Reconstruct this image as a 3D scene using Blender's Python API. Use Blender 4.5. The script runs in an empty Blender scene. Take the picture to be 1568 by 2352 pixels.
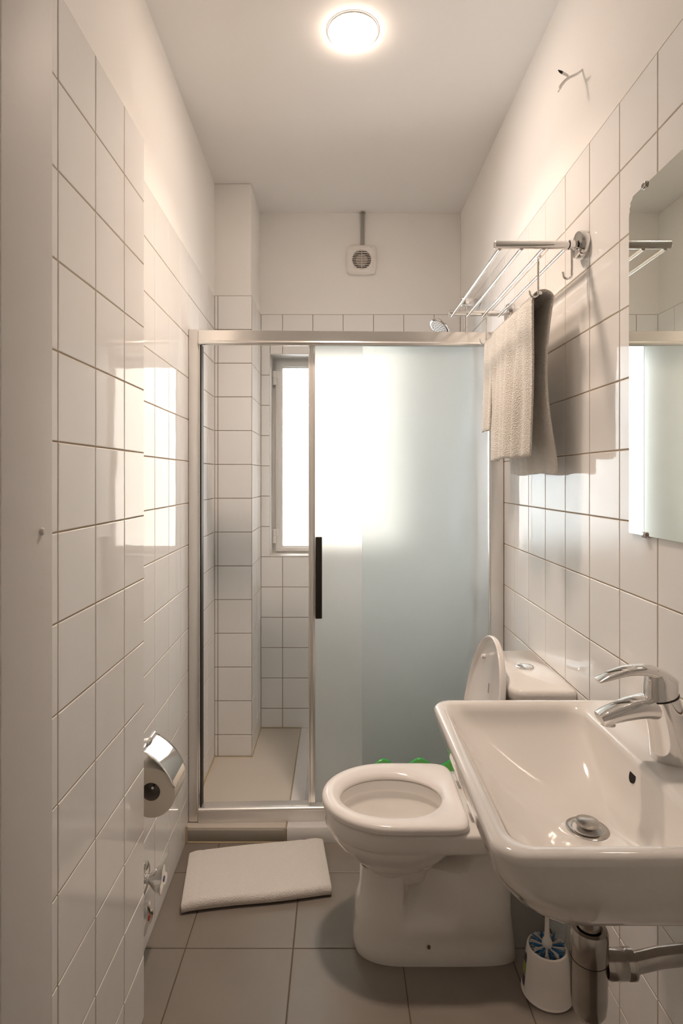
import bpy, bmesh, math, random
from mathutils import Vector, Matrix
random.seed(7)
T = 0.153            # one wall tile pitch in metres; all modelling below is in tile units
PI = math.pi
scene = bpy.context.scene
col = scene.collection

# ------------------------------------------------------------------ materials
def mat(name, color, rough=0.5, metal=0.0, bump=0.0, bscale=20.0, bdist=0.002, var=0.0, vscale=4.0,
        coat=0.0, emit=None, estr=0.0, spec=0.5, trans=0.0, ior=1.45, sheen=0.0, detail=4.0, rvar=0.0):
    m = bpy.data.materials.new(name); m.use_nodes = True
    nt = m.node_tree; b = nt.nodes['Principled BSDF']
    b.inputs['Base Color'].default_value = (*color, 1)
    b.inputs['Roughness'].default_value = rough
    b.inputs['Metallic'].default_value = metal
    b.inputs['Specular IOR Level'].default_value = spec
    b.inputs['Coat Weight'].default_value = coat
    b.inputs['Coat Roughness'].default_value = 0.03
    b.inputs['Transmission Weight'].default_value = trans
    b.inputs['IOR'].default_value = ior
    b.inputs['Sheen Weight'].default_value = sheen
    if emit:
        b.inputs['Emission Color'].default_value = (*emit, 1)
        b.inputs['Emission Strength'].default_value = estr
    if bump or var or rvar:
        tc = nt.nodes.new('ShaderNodeTexCoord')
    if bump:
        n = nt.nodes.new('ShaderNodeTexNoise'); n.inputs['Scale'].default_value = bscale
        n.inputs['Detail'].default_value = detail
        bp = nt.nodes.new('ShaderNodeBump'); bp.inputs['Strength'].default_value = bump
        bp.inputs['Distance'].default_value = bdist
        nt.links.new(tc.outputs['Object'], n.inputs['Vector'])
        nt.links.new(n.outputs['Fac'], bp.inputs['Height'])
        nt.links.new(bp.outputs['Normal'], b.inputs['Normal'])
    if var or rvar:
        n2 = nt.nodes.new('ShaderNodeTexNoise'); n2.inputs['Scale'].default_value = vscale
        n2.inputs['Detail'].default_value = 6
        nt.links.new(tc.outputs['Object'], n2.inputs['Vector'])
    if var:
        mx = nt.nodes.new('ShaderNodeMix'); mx.data_type = 'RGBA'
        mx.inputs['A'].default_value = (*[max(0, c * (1 - var)) for c in color], 1)
        mx.inputs['B'].default_value = (*[min(1, c * (1 + var)) for c in color], 1)
        nt.links.new(n2.outputs['Fac'], mx.inputs['Factor'])
        nt.links.new(mx.outputs['Result'], b.inputs['Base Color'])
    if rvar:
        mr = nt.nodes.new('ShaderNodeMapRange')
        mr.inputs['To Min'].default_value = max(0, rough - rvar); mr.inputs['To Max'].default_value = rough + rvar
        nt.links.new(n2.outputs['Fac'], mr.inputs['Value']); nt.links.new(mr.outputs['Result'], b.inputs['Roughness'])
    return m

M = {}
M['tile'] = mat('glazed_tile', (0.91, 0.895, 0.875), 0.045, bump=0.25, bscale=14, bdist=0.0012, detail=1.5)
M['tile_sh'] = mat('shower_tile', (0.91, 0.895, 0.875), 0.06, bump=0.25, bscale=14, bdist=0.0012, detail=1.5)
M['grout'] = mat('grout', (0.42, 0.33, 0.23), 0.9, var=0.15, vscale=30)
M['grout_sh'] = mat('shower_grout', (0.27, 0.22, 0.17), 0.9, var=0.4, vscale=9)
M['plaster'] = mat('wall_plaster', (0.91, 0.885, 0.85), 0.75, bump=0.25, bscale=45, bdist=0.002, var=0.02, vscale=3)
M['ceiling'] = mat('ceiling_paint', (0.90, 0.875, 0.85), 0.85, bump=0.12, bscale=40, bdist=0.002)
M['floor'] = mat('floor_tile', (0.235, 0.205, 0.175), 0.42, bump=0.1, bscale=120, bdist=0.001, var=0.14, vscale=7, rvar=0.08)
M['floor_grout'] = mat('floor_grout', (0.12, 0.095, 0.07), 0.9, var=0.2, vscale=30)
M['jamb'] = mat('gloss_door_paint', (0.76, 0.73, 0.70), 0.5, spec=0.16, bump=0.3, bscale=60, bdist=0.001)
M['ceramic'] = mat('white_ceramic', (0.86, 0.83, 0.79), 0.07, coat=0.6)
M['seat'] = mat('seat_plastic', (0.86, 0.82, 0.79), 0.14)
M['chrome'] = mat('chrome', (0.82, 0.81, 0.80), 0.06, 1.0)
M['chrome_worn'] = mat('worn_chrome', (0.50, 0.47, 0.44), 0.17, 1.0, var=0.35, vscale=22, rvar=0.09)
M['alu'] = mat('polished_aluminium', (0.86, 0.835, 0.81), 0.33, 0.85)
M['alu_b'] = mat('bright_aluminium', (0.90, 0.88, 0.85), 0.16, 0.9)
M['black'] = mat('black_rubber', (0.02, 0.02, 0.02), 0.5)
M['dark_handle'] = mat('dark_gloss_handle', (0.022, 0.019, 0.015), 0.12)
M['towel'] = mat('towel_terry', (0.86, 0.815, 0.75), 0.95, bump=1.0, bscale=280, bdist=0.006, sheen=0.3, detail=2)
M['mat_towel'] = mat('mat_terry', (0.84, 0.79, 0.74), 0.95, bump=1.0, bscale=300, bdist=0.004, sheen=0.3, detail=2)
M['paper'] = mat('toilet_paper', (0.82, 0.76, 0.67), 0.95, bump=0.3, bscale=200, bdist=0.001)
M['card'] = mat('card_core', (0.30, 0.26, 0.23), 0.9)
M['white_paint'] = mat('white_frame_paint', (0.86, 0.84, 0.81), 0.35, bump=0.3, bscale=70, bdist=0.001, var=0.03, vscale=12)
M['reveal'] = mat('reveal_paint', (0.74, 0.72, 0.69), 0.6, bump=0.5, bscale=50, bdist=0.003, var=0.12, vscale=10)
M['plastic'] = mat('white_plastic', (0.84, 0.80, 0.76), 0.25)
M['fan_dark'] = mat('fan_opening', (0.05, 0.045, 0.04), 0.7)
M['fan_hub'] = mat('fan_hub', (0.50, 0.42, 0.35), 0.6)
M['conduit'] = mat('grey_conduit', (0.36, 0.34, 0.32), 0.5)
M['ledge'] = mat('beige_ledge_tile', (0.64, 0.585, 0.51), 0.5, var=0.05, vscale=5)
M['tray'] = mat('tray_acrylic', (0.80, 0.78, 0.77), 0.25)
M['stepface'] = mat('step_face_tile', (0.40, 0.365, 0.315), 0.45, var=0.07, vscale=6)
M['silicone'] = mat('yellowed_silicone', (0.52, 0.42, 0.27), 0.6, var=0.25, vscale=14)
M['green'] = mat('green_plastic', (0.05, 0.50, 0.10), 0.3)
M['green_lt'] = mat('light_green_plastic', (0.25, 0.62, 0.20), 0.3)
M['blue'] = mat('blue_bristle', (0.015, 0.16, 0.38), 0.5)
M['bristle'] = mat('white_bristle', (0.70, 0.68, 0.66), 0.5)
M['red_dot'] = mat('red_dot', (0.65, 0.07, 0.02), 0.3)
M['blue_dot'] = mat('blue_dot', (0.03, 0.05, 0.25), 0.3)
M['rust'] = mat('rust_stain', (0.20, 0.12, 0.06), 0.8)
M['sticker'] = mat('green_sticker', (0.35, 0.45, 0.05), 0.4)
M['sticker2'] = mat('purple_sticker', (0.08, 0.06, 0.12), 0.4)
M['mirror'] = mat('mirror_silver', (0.86, 0.88, 0.82), 0.0, 1.0)
M['mirror_edge'] = mat('mirror_edge', (0.10, 0.12, 0.10), 0.25)
M['cream_out'] = mat('exterior_render', (0.33, 0.295, 0.25), 0.9)
M['white_out'] = mat('exterior_white', (0.9, 0.9, 0.9), 0.9)
M['dark'] = mat('dark_hole', (0.012, 0.01, 0.01), 0.8)
M['lamp'] = mat('lamp_diffuser', (1, 1, 1), 0.5, emit=(1.0, 0.80, 0.655), estr=62.0)
# frosted shower glass: real rough refraction in both faces
m = bpy.data.materials.new('frosted_glass'); m.use_nodes = True
nt = m.node_tree; nt.nodes.remove(nt.nodes['Principled BSDF'])
g = nt.nodes.new('ShaderNodeBsdfRefraction'); g.inputs['Roughness'].default_value = 0.45; g.inputs['IOR'].default_value = 1.2
g.inputs['Color'].default_value = (0.97, 0.985, 0.985, 1)
tr = nt.nodes.new('ShaderNodeBsdfTranslucent'); tr.inputs['Color'].default_value = (0.90, 0.94, 0.94, 1)
df = nt.nodes.new('ShaderNodeBsdfDiffuse'); df.inputs['Color'].default_value = (0.86, 0.91, 0.91, 1)
gl = nt.nodes.new('ShaderNodeBsdfGlossy'); gl.inputs['Roughness'].default_value = 0.25
m1 = nt.nodes.new('ShaderNodeMixShader'); m1.inputs[0].default_value = 0.14
m2 = nt.nodes.new('ShaderNodeMixShader'); m2.inputs[0].default_value = 0.11
m3 = nt.nodes.new('ShaderNodeMixShader'); m3.inputs[0].default_value = 0.03
L = nt.links.new
L(g.outputs[0], m1.inputs[1]); L(tr.outputs[0], m1.inputs[2])
L(m1.outputs[0], m2.inputs[1]); L(df.outputs[0], m2.inputs[2])
L(m2.outputs[0], m3.inputs[1]); L(gl.outputs[0], m3.inputs[2])
L(m3.outputs[0], nt.nodes['Material Output'].inputs['Surface'])
M['frost'] = m
# clear window pane (thin glass: mostly see-through with a gloss)
m = bpy.data.materials.new('window_glass'); m.use_nodes = True
nt = m.node_tree; nt.nodes.remove(nt.nodes['Principled BSDF'])
a = nt.nodes.new('ShaderNodeBsdfTransparent'); b_ = nt.nodes.new('ShaderNodeBsdfGlossy'); b_.inputs['Roughness'].default_value = 0.02
fr = nt.nodes.new('ShaderNodeFresnel'); fr.inputs['IOR'].default_value = 1.3
mx = nt.nodes.new('ShaderNodeMixShader')
nt.links.new(fr.outputs[0], mx.inputs[0]); nt.links.new(a.outputs[0], mx.inputs[1]); nt.links.new(b_.outputs[0], mx.inputs[2])
nt.links.new(mx.outputs[0], nt.nodes['Material Output'].inputs['Surface'])
M['pane'] = m

# ------------------------------------------------------------------ mesh builder (tile units)
class MB:
    def __init__(s): s.v = []; s.f = []; s.mi = []
    def add(s, vs, fs, mi=0):
        o = len(s.v); s.v += [tuple(p) for p in vs]
        for f in fs: s.f.append([i + o for i in f]); s.mi.append(mi)
        return s
    def box(s, x0, x1, y0, y1, z0, z1, r=0.0, seg=2, mi=0, xf=None):
        bm = bmesh.new(); bmesh.ops.create_cube(bm, size=1)
        for v in bm.verts:
            v.co = Vector(((x0 + x1) / 2 + v.co.x * (x1 - x0), (y0 + y1) / 2 + v.co.y * (y1 - y0), (z0 + z1) / 2 + v.co.z * (z1 - z0)))
        if r > 0: bmesh.ops.bevel(bm, geom=bm.edges[:], offset=r, segments=seg, profile=0.5, affect='EDGES')
        bm.verts.index_update()
        vs = [v.co.copy() if xf is None else xf @ v.co for v in bm.verts]
        s.add(vs, [[v.index for v in f.verts] for f in bm.faces], mi); bm.free(); return s
    def loft(s, rings, cap0=True, cap1=True, closed=True, mi=0):
        n = len(rings[0]); vs = [p for r in rings for p in r]; fs = []
        for i in range(len(rings) - 1):
            for j in range(n if closed else n - 1):
                k = (j + 1) % n
                fs.append([i * n + j, i * n + k, (i + 1) * n + k, (i + 1) * n + j])
        if cap0: fs.append(list(range(n))[::-1])
        if cap1: fs.append([(len(rings) - 1) * n + j for j in range(n)])
        return s.add(vs, fs, mi)
    def lathe(s, prof, c=(0, 0, 0), n=40, axis='Z', mi=0, cap=True):
        rings = []
        for r, h in prof:
            ring = []
            for j in range(n):
                a = 2 * PI * j / n; p = (r * math.cos(a), r * math.sin(a), h)
                if axis == 'Y': p = (p[0], p[2], -p[1])
                if axis == 'X': p = (p[2], p[0], p[1])
                ring.append((c[0] + p[0], c[1] + p[1], c[2] + p[2]))
            rings.append(ring)
        return s.loft(rings, cap, cap, mi=mi)
    def sweep(s, pts, rad, n=16, up=(0, 0, 1), mi=0, cap=True, sq=2.0):
        """rad: one number, or a list of (half width across, half height along up)"""
        pts = [Vector(p) for p in pts]; up = Vector(up); rings = []; prev = None
        for i, p in enumerate(pts):
            t = (pts[min(i + 1, len(pts) - 1)] - pts[max(i - 1, 0)]).normalized()
            if prev is None:
                side = t.cross(up)
                if side.length < 1e-4: side = t.cross(Vector((0, 1, 0)))
            else:
                side = prev - t * prev.dot(t)
            side.normalize(); prev = side; u = side.cross(t).normalized()
            r = rad if isinstance(rad, (int, float)) else rad[i]
            if isinstance(r, (int, float)): r = (r, r)
            ring = []
            for j in range(n):
                a = 2 * PI * j / n; ca, sa = math.cos(a), math.sin(a)
                e = 2.0 / sq
                ca = math.copysign(abs(ca) ** e, ca); sa = math.copysign(abs(sa) ** e, sa)
                ring.append(p + side * (ca * r[0]) + u * (sa * r[1]))
            rings.append(ring)
        return s.loft(rings, cap, cap, mi=mi)
    def build(s, name, mats, parent=None, local=False, smooth=True, angle=40, loc=None, mods=None):
        if not isinstance(mats, (list, tuple)): mats = [mats]
        off = Vector((0, 0, 0))
        if not local:
            if parent is not None:
                q = parent
                while q is not None: off += q.location; q = q.parent
            elif loc is not None: off = Vector(loc) * T
            elif s.v:
                xs = [v[0] for v in s.v]; ys = [v[1] for v in s.v]; zs = [v[2] for v in s.v]
                off = Vector(((min(xs) + max(xs)) / 2, (min(ys) + max(ys)) / 2, min(zs))) * T
        me = bpy.data.meshes.new(name)
        me.from_pydata([Vector(v) * T - off for v in s.v], [], s.f)
        for mm in mats: me.materials.append(mm)
        bm = bmesh.new(); bm.from_mesh(me)
        bm.faces.ensure_lookup_table()
        for i, f in enumerate(bm.faces): f.material_index = s.mi[i]
        bmesh.ops.recalc_face_normals(bm, faces=bm.faces)
        bm.to_mesh(me); bm.free()
        if smooth:
            for p in me.polygons: p.use_smooth = True
            me.set_sharp_from_angle(angle=math.radians(angle))
        o = bpy.data.objects.new(name, me); col.objects.link(o)
        if parent is not None: o.parent = parent
        elif not local: o.location = off
        return o

def tag(o, label=None, cat=None, group=None, kind=None):
    if label: o['label'] = label
    if cat: o['category'] = cat
    if group: o['group'] = group
    if kind: o['kind'] = kind
    return o
def empty(name, loc, label=None, cat=None, group=None, kind=None, rz=0):
    o = bpy.data.objects.new(name, None); col.objects.link(o)
    o.location = Vector(loc) * T; o.rotation_euler = (0, 0, rz); o.empty_display_size = 0.05
    return tag(o, label, cat, group, kind)
def catmull(P, k=8):
    P = [Vector(p) for p in P]; out = []
    for i in range(len(P) - 1):
        p0 = P[max(i - 1, 0)]; p1 = P[i]; p2 = P[i + 1]; p3 = P[min(i + 2, len(P) - 1)]
        for j in range(k):
            t = j / k
            out.append(0.5 * ((2 * p1) + (-p0 + p2) * t + (2 * p0 - 5 * p1 + 4 * p2 - p3) * t * t + (-p0 + 3 * p1 - 3 * p2 + p3) * t ** 3))
    out.append(P[-1]); return out
def lerp_rings(keys, k=6):
    """catmull interpolation over whole rings"""
    n = len(keys[0]); cols = [catmull([r[j] for r in keys], k) for j in range(n)]
    return [[cols[j][i] for j in range(n)] for i in range(len(cols[0]))]
def rrect(x0, x1, y0, y1, r, z, n=12):
    """rounded rectangle, r = radius or (r at x0y0, x1y0, x1y1, x0y1)"""
    if isinstance(r, (int, float)): r = (r,) * 4
    out = []
    cs = [(x0, y0, 1, 1, PI, r[0]), (x1, y0, -1, 1, 1.5 * PI, r[1]), (x1, y1, -1, -1, 0, r[2]), (x0, y1, 1, -1, 0.5 * PI, r[3])]
    for i, (cx, cy, sx, sy, a0, rr) in enumerate(cs):
        for j in range(n + 1):
            a = a0 + (PI / 2) * j / n
            out.append(Vector((cx + sx * rr + rr * math.cos(a), cy + sy * rr + rr * math.sin(a), z)))
        nx = cs[(i + 1) % 4]   # points along the straight side
        p = out[-1]
        q = Vector((nx[0] + nx[2] * nx[5] + nx[5] * math.cos(nx[4]), nx[1] + nx[3] * nx[5] + nx[5] * math.sin(nx[4]), z))
        for j in range(1, 6): out.append(p.lerp(q, j / 6))
    return out

# ------------------------------------------------------------------ tiles
G, BV, DP = 0.0075, 0.011, 0.012
def tiles(mb, O, U, N, us, vs, skip=None, tilt=0.0022, grout=True, V=(0, 0, 1)):
    """tiles between the lines us (along U) and vs (up), each its own bevelled piece, grout sheet behind (material 1)"""
    O, U, N, V = Vector(O), Vector(U).normalized(), Vector(N).normalized(), Vector(V)
    for i in range(len(us) - 1):
        for j in range(len(vs) - 1):
            rects = [(us[i], us[i + 1], vs[j], vs[j + 1])]
            if skip: rects = skip(*rects[0])
            for (a, b, c, d) in rects:
                if b - a < 0.04 or d - c < 0.04: continue
                tx, ty = random.uniform(-tilt, tilt), random.uniform(-tilt, tilt)
                def P(u, v, h):
                    h += tx * (u - (a + b) / 2) + ty * (v - (c + d) / 2) if h > -0.001 else 0
                    return O + U * u + V * v + N * h
                o = [P(a + G, c + G, -DP), P(b - G, c + G, -DP), P(b - G, d - G, -DP), P(a + G, d - G, -DP)]
                q = G + BV * 0.35
                w = [P(a + q, c + q, -0.004), P(b - q, c + q, -0.004), P(b - q, d - q, -0.004), P(a + q, d - q, -0.004)]
                q = G + BV
                t = [P(a + q, c + q, 0), P(b - q, c + q, 0), P(b - q, d - q, 0), P(a + q, d - q, 0)]
                fs = [[8, 9, 10, 11]]
                for r0 in (0, 4):
                    for k in range(4): fs.append([r0 + k, r0 + (k + 1) % 4, r0 + 4 + (k + 1) % 4, r0 + 4 + k])
                mb.add(o + w + t, fs)
                if grout:
                    mb.add([O + U * u + V * v + N * (-DP + 0.003) for u, v in ((a, c), (b, c), (b, d), (a, d))], [[0, 1, 2, 3]], 1)
def lines(a, b, off, step=1.0):
    out = [a]; n = math.ceil((a - off) / step + 1e-6)
    while off + n * step < b - 1e-6:
        v = off + n * step
        if v - a > 0.02 and b - v > 0.02: out.append(v)
        n += 1
    return out + [b]

CEIL = 17.33; TOP = 14.0; XR = 4.042; YB = 19.27; YR = -4.0
XL = lambda y: -(3.50 + 0.0218 * (y - 10))
# ------------------------------------------------------------------ the room
fl = empty('floor', (0, 8, 0), kind='structure')
mb = MB(); mb.box(-4.2, 4.5, YR - .4, 14.4, -0.6, -0.013); mb.build('floor_slab', M['floor_grout'], fl, smooth=False)
mb = MB(); tiles(mb, (0, 0, 0), (1, 0, 0), (0, 0, 1), lines(-3.62, XR, -0.82, 1.97), lines(YR, 13.8, 0.43, 2.05), V=(0, 1, 0), tilt=0.0)
mb.build('floor_tiling', [M['floor'], M['floor_grout']], fl, smooth=False)

o = MB().box(-4.3, 4.6, YR - .5, YB + 1.4, CEIL, CEIL + 0.5).build('ceiling', M['ceiling'], smooth=False); tag(o, kind='structure')

wr = empty('wall_right', (XR, 8, 0), kind='structure')
MB().box(XR + .012, XR + .6, YR - .4, YB + 1.2, -0.6, TOP).build('wall_core', M['plaster'], wr, smooth=False)
MB().box(XR + .004, XR + .6, YR - .4, YB + 1.2, TOP, CEIL).build('plaster', M['plaster'], wr, smooth=False)
mb = MB(); tiles(mb, (XR, 0, 0), (0, 1, 0), (-1, 0, 0), lines(YR, 14.19, 0.39), lines(0, TOP, 0)); mb.build('tiling', [M['tile'], M['grout']], wr, smooth=False)
mb = MB(); tiles(mb, (XR, 0, 0), (0, 1, 0), (-1, 0, 0), lines(14.19, YB, 0.39), lines(0.36, TOP, 0)); mb.build('shower_tiling', [M['tile_sh'], M['grout_sh']], wr, smooth=False)

wl = empty('wall_left', (-3.5, 9, 0), kind='structure')
def slab_l(mb, y0, y1, z0, z1, d):
    a, b = XL(y0) - d, XL(y1) - d
    mb.loft([[(a, y0, z0), (a - .7, y0, z0), (a - .7, y0, z1), (a, y0, z1)], [(b, y1, z0), (b - .7, y1, z0), (b - .7, y1, z1), (b, y1, z1)]])
mb = MB(); slab_l(mb, 9.0, YB + 1.2, -0.6, TOP, 0.012); mb.build('wall_core', M['plaster'], wl, smooth=False)
mb = MB(); slab_l(mb, 9.0, YB + 1.2, TOP, CEIL, 0.006); mb.build('plaster', M['plaster'], wl, smooth=False)
dU = Vector((-0.0218, 1, 0)); oL = Vector((-(3.50 - 0.218), 0, 0)); nL = Vector((1, 0.0218, 0))
mb = MB(); tiles(mb, oL, dU, nL, lines(9.31, 13.95, 0.25), lines(0, TOP, 0)); mb.build('tiling', [M['tile'], M['grout']], wl, smooth=False)
mb = MB(); tiles(mb, oL, dU, nL, lines(13.95, 17.28, 0.25), lines(0.36, TOP, 0)); mb.build('shower_tiling', [M['tile_sh'], M['grout_sh']], wl, smooth=False)
XN = -3.09
MB().box(-4.2, XN - .012, 5.40, 9.31, -0.6, TOP - .004).build('near_wall_core', M['plaster'], wl, smooth=False)
MB().box(-4.2, -3.28, YR - .4, 9.34, TOP - .01, CEIL).build('near_plaster', M['plaster'], wl, smooth=False)
mb = MB(); tiles(mb, (XN, 0, 0), (0, 1, 0), (1, 0, 0), lines(5.40, 9.315, 0.45), lines(0, TOP, 0)); mb.build('near_tiling', [M['tile'], M['grout']], wl, smooth=False)
MB().box(-4.2, -3.0, YR - .4, 4.5, -0.6, CEIL).build('rear_side_core', M['plaster'], wl, smooth=False)

# painted door lining on the left, close to the camera
dj = empty('door_1', (-2.8, 5, 0), kind='structure')
MB().box(-3.3, -2.70, 4.645, 5.56, -0.0, 16.6, r=0.05, seg=5).build('door_frame', M['jamb'], dj)
MB().box(-3.3, -2.74, 4.45, 4.67, -0.0, 16.6, r=0.03, seg=3).build('door_stop', M['jamb'], dj)
MB().lathe([(0.001, 0.03), (0.022, 0.028), (0.035, 0.012), (0.037, -0.01)], (-2.70, 5.315, 8.6 - 0.485), 16, 'X').build('screw_cap', M['jamb'], dj)

o = MB().box(-4.2, XR + .6, YR - .8, YR, -0.6, CEIL).build('wall_rear', M['plaster'], smooth=False); tag(o, kind='structure')

# back wall with window opening, and the corner pier
WX0, WX1, WZ0, WZ1 = -2.24, 2.60, 6.03, 12.69
wb = empty('wall_back', (0, YB, 0), kind='structure')
mb = MB(); y0, y1 = YB + .012, YB + 1.2
mb.box(-4.3, WX0 - .015, y0, y1, -.6, CEIL); mb.box(WX1 + .015, XR + .3, y0, y1, -.6, CEIL)
mb.box(WX0 - .015, WX1 + .015, y0, y1, -.6, WZ0 - .015); mb.box(WX0 - .015, WX1 + .015, y0, y1, WZ1 + .015, CEIL)
mb.build('wall_core', M['plaster'], wb, smooth=False)
MB().box(-2.6, XR, YB - .004, YB + .02, TOP, CEIL).build('plaster', M['plaster'], wb, smooth=False)
def wskip(a, b, c, d):
    if b <= WX0 or a >= WX1 or d <= WZ0 + .001 or c >= WZ1 - .001: return [(a, b, c, d)]
    r = []
    if a < WX0: r.append((a, WX0, c, d)); a = WX0
    if b > WX1: r.append((WX1, b, c, d)); b = WX1
    if d > WZ1: r.append((a, b, WZ1, d))
    if c < WZ0 - .05: r.append((a, b, c, WZ0))
    return r
mb = MB(); tiles(mb, (0, YB, 0), (1, 0, 0), (0, -1, 0), lines(-2.545, XR, 0.17), lines(0.36, TOP, 0), skip=wskip)
mb.build('shower_tiling', [M['tile_sh'], M['grout_sh']], wb, smooth=False)
mb = MB()
mb.box(WX0 - .02, WX0 + .0, YB - .002, YB + .8, WZ0, WZ1 + .02); mb.box(WX1, WX1 + .02, YB - .002, YB + .8, WZ0, WZ1 + .02)
mb.box(WX0, WX1, YB - .002, YB + .8, WZ1, WZ1 + .02); mb.box(WX0, WX1, YB - .002, YB + .8, WZ0 - .02, WZ0 + .01)
mb.build('window_reveal', M['reveal'], wb, smooth=False)

pr = empty('wall_pier', (-3.1, 18, 0), kind='structure')
PX, PY = -2.545, 17.28
MB().box(-3.9, PX - .012, PY + .012, YB + .1, 0, TOP).build('pier_core', M['plaster'], pr, smooth=False)
MB().box(-3.9, PX - .03, PY + .03, YB + .1, TOP - .001, CEIL, r=0.03, seg=4).build('plaster', M['plaster'], pr)
mb = MB(); tiles(mb, (0, PY, 0), (1, 0, 0), (0, -1, 0), [-3.655, -3.556, PX], lines(0.36, TOP, 0))
tiles(mb, (PX, 0, 0), (0, 1, 0), (1, 0, 0), [PY, 18.36, YB], lines(0.36, TOP, 0))
mb.build('shower_tiling', [M['tile_sh'], M['grout_sh']], pr, smooth=False)

# tiled shower step (left) and white tray (right)
st = empty('trim_1', (-2.4, 16, 0), kind='structure')
MB().box(-3.75, -1.235, 13.78, YB + .01, 0.0, 0.35, r=0.012).build('step_core', M['ledge'], st)
MB().box(-3.58, -1.27, 13.765, 13.785, 0.02, 0.30, r=0.008).build('step_face', M['stepface'], st)
mb = MB()
mb.sweep(catmull([(-3.55, 13.77, 0.012), (-2.6, 13.765, 0.006), (-1.22, 13.77, 0.012)], 6), 0.022, 8)
mb.sweep([(-1.235, 13.77, 0.02), (-1.235, 13.77, 0.33)], 0.016, 8)
mb.sweep([(-1.235, 13.78, 0.345), (-1.235, YB, 0.345)], 0.014, 8)
mb.sweep([(-3.58, 14.3, 0.352), (XL(17.2) + .01, 17.27, 0.352), (PX, 17.265, 0.352), (PX + .01, YB - .01, 0.352), (-1.2, YB - .01, 0.352)], 0.02, 8)
mb.sweep([(XL(13.75) + .012, 13.75, 0.01), (XL(13.75) + .012, 13.75, 0.4)], 0.03, 8)
mb.build('sealant', M['silicone'], st)
tr = empty('shower_tray', (1.4, 16.5, 0), 'white shower tray on the floor behind the frosted sliding panel', 'shower tray')
mb = MB()
ring = lambda x0, x1, y0, y1, r, z: rrect(x0, x1, y0, y1, r, z, 8)
mb.loft([ring(-1.22, XR - .02, 13.78, YB - .02, .02, 0.0), ring(-1.22, XR - .02, 13.78, YB - .02, .02, .33), ring(-1.205, XR - .035, 13.795, YB - .035, .02, .35),
         ring(-0.85, XR - .4, 14.4, YB - .35, .3, .35), ring(-0.75, XR - .5, 14.5, YB - .45, .3, .24), ring(1.3, 1.5, 16.4, 16.6, .09, .20)])
mb.build('tray_body', M['tray'], tr)
MB().lathe([(0.3, 0.203), (0.3, 0.225), (0.26, 0.235), (0.001, 0.235)], (1.4, 16.5, 0), 32).build('drain_cover', M['chrome'], tr)

# ------------------------------------------------------------------ window
w = empty('window_1', (0, YB + .8, WZ0), kind='structure')
FY0, FY1 = YB + .74, YB + .98
mb = MB()
for (a, b, c, d) in ((WX0 - .015, WX0 + .11, WZ0 - .01, WZ1 + .01), (WX1 - .11, WX1 + .015, WZ0 - .01, WZ1 + .01), (WX0 + .02, WX1 - .02, WZ1 - .10, WZ1 + .015), (WX0 + .02, WX1 - .02, WZ0 - .015, WZ0 + .07)):
    e = .006 if b - a > 1 else 0
    mb.box(a + e, b - e, FY0 + .06 + e, FY1 + .1 - e, c, d, r=.01)
mb.build('outer_frame', M['white_paint'], w)
sx0, sx1, sz0, sz1 = WX0 + .10, WX1 - .10, WZ0 + .06, WZ1 - .09
mb = MB()
for (a, b, c, d) in ((sx0, sx0 + .20, sz0, sz1), (sx1 - .20, sx1, sz0, sz1), (sx0, sx1, sz1 - .19, sz1), (sx0, sx1, sz0, sz0 + .15)):
    e = .006 if b - a > 1 else 0
    mb.box(a + e, b - e, FY0 - .02 + e * .5, FY1 - e, c + e * .5, d - e * .5, r=.012)
for (a, b, c, d) in ((sx0 + .16, sx0 + .235, sz0, sz1), (sx1 - .235, sx1 - .16, sz0, sz1), (sx0, sx1, sz1 - .225, sz1 - .15), (sx0, sx1, sz0 + .12, sz0 + .185)):
    e = .006 if b - a > 1 else 0
    mb.box(a + e, b - e, FY0 + .05 + e, FY1 - .02 - e, c, d, r=.01)
sa = mb.build('sash', M['white_paint'], w)
MB().box(sx0 + .2, sx1 - .2, FY0 + .12, FY0 + .135, sz0 + .15, sz1 - .19).build('pane', M['pane'], sa, smooth=False)
for hz in (8.6 + 3.42, 8.6 - 1.98):
    mb = MB(); mb.lathe([(0.055, -0.24), (0.065, -.23), (0.065, 0), (0.05, 0.005), (0.05, 0.015), (0.065, .02), (0.065, .23), (0.055, .24)], (WX0 + .065, FY0 - .07, hz), 16)
    mb.box(sx0 - .02, sx0 + .10, FY0 - .03, FY0, hz, hz + .24, r=.01)
    mb.build('hinge', M['white_paint'], w)
# neighbouring wall outside
o = MB().box(-1.75, 6.0, 27, 27.6, -4, 24).build('wall_exterior', M['cream_out'], smooth=False); tag(o, kind='structure')
o = MB().lathe([(0.07, -4), (0.07, 24)], (-1.8, 26.9, 0), 12).build('trim_2', M['conduit']); tag(o, kind='structure')

# ------------------------------------------------------------------ shower enclosure (its own frame of reference along the door line)
ax, ay = XL(13.97) + .004, 13.97
ang = math.atan2(14.19 - 13.97, XR - .004 - ax); LEN = math.hypot(XR - .006 - ax, .22)
en = empty('shower_enclosure', (ax, ay, 0), 'aluminium framed shower enclosure with frosted glass, closing off the far end', 'shower enclosure', rz=ang)
def sbox(*a, **k): return MB().box(*a, **k)
ZT0, ZT1, ZB0, ZB1 = 11.81, 12.15, 0.35, 0.69
mb = MB().box(0.0, 0.235, 0.0, 0.34, 0.36, 12.17, r=0.022, seg=4); mb.build('wall_profile', M['alu'], en, local=True)
mb = MB().box(0.235, 0.275, 0.04, 0.3, ZB1 - .05, ZT1 - .1, r=0.012); gk = mb.build('inner_profile', M['alu_b'], en, local=True)
MB().box(0.275, 0.305, 0.05, 0.3, ZB1 - .05, ZT0).build('gasket', M['black'], gk, local=True)
s1 = LEN - .005; s0 = s1 - .325
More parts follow.
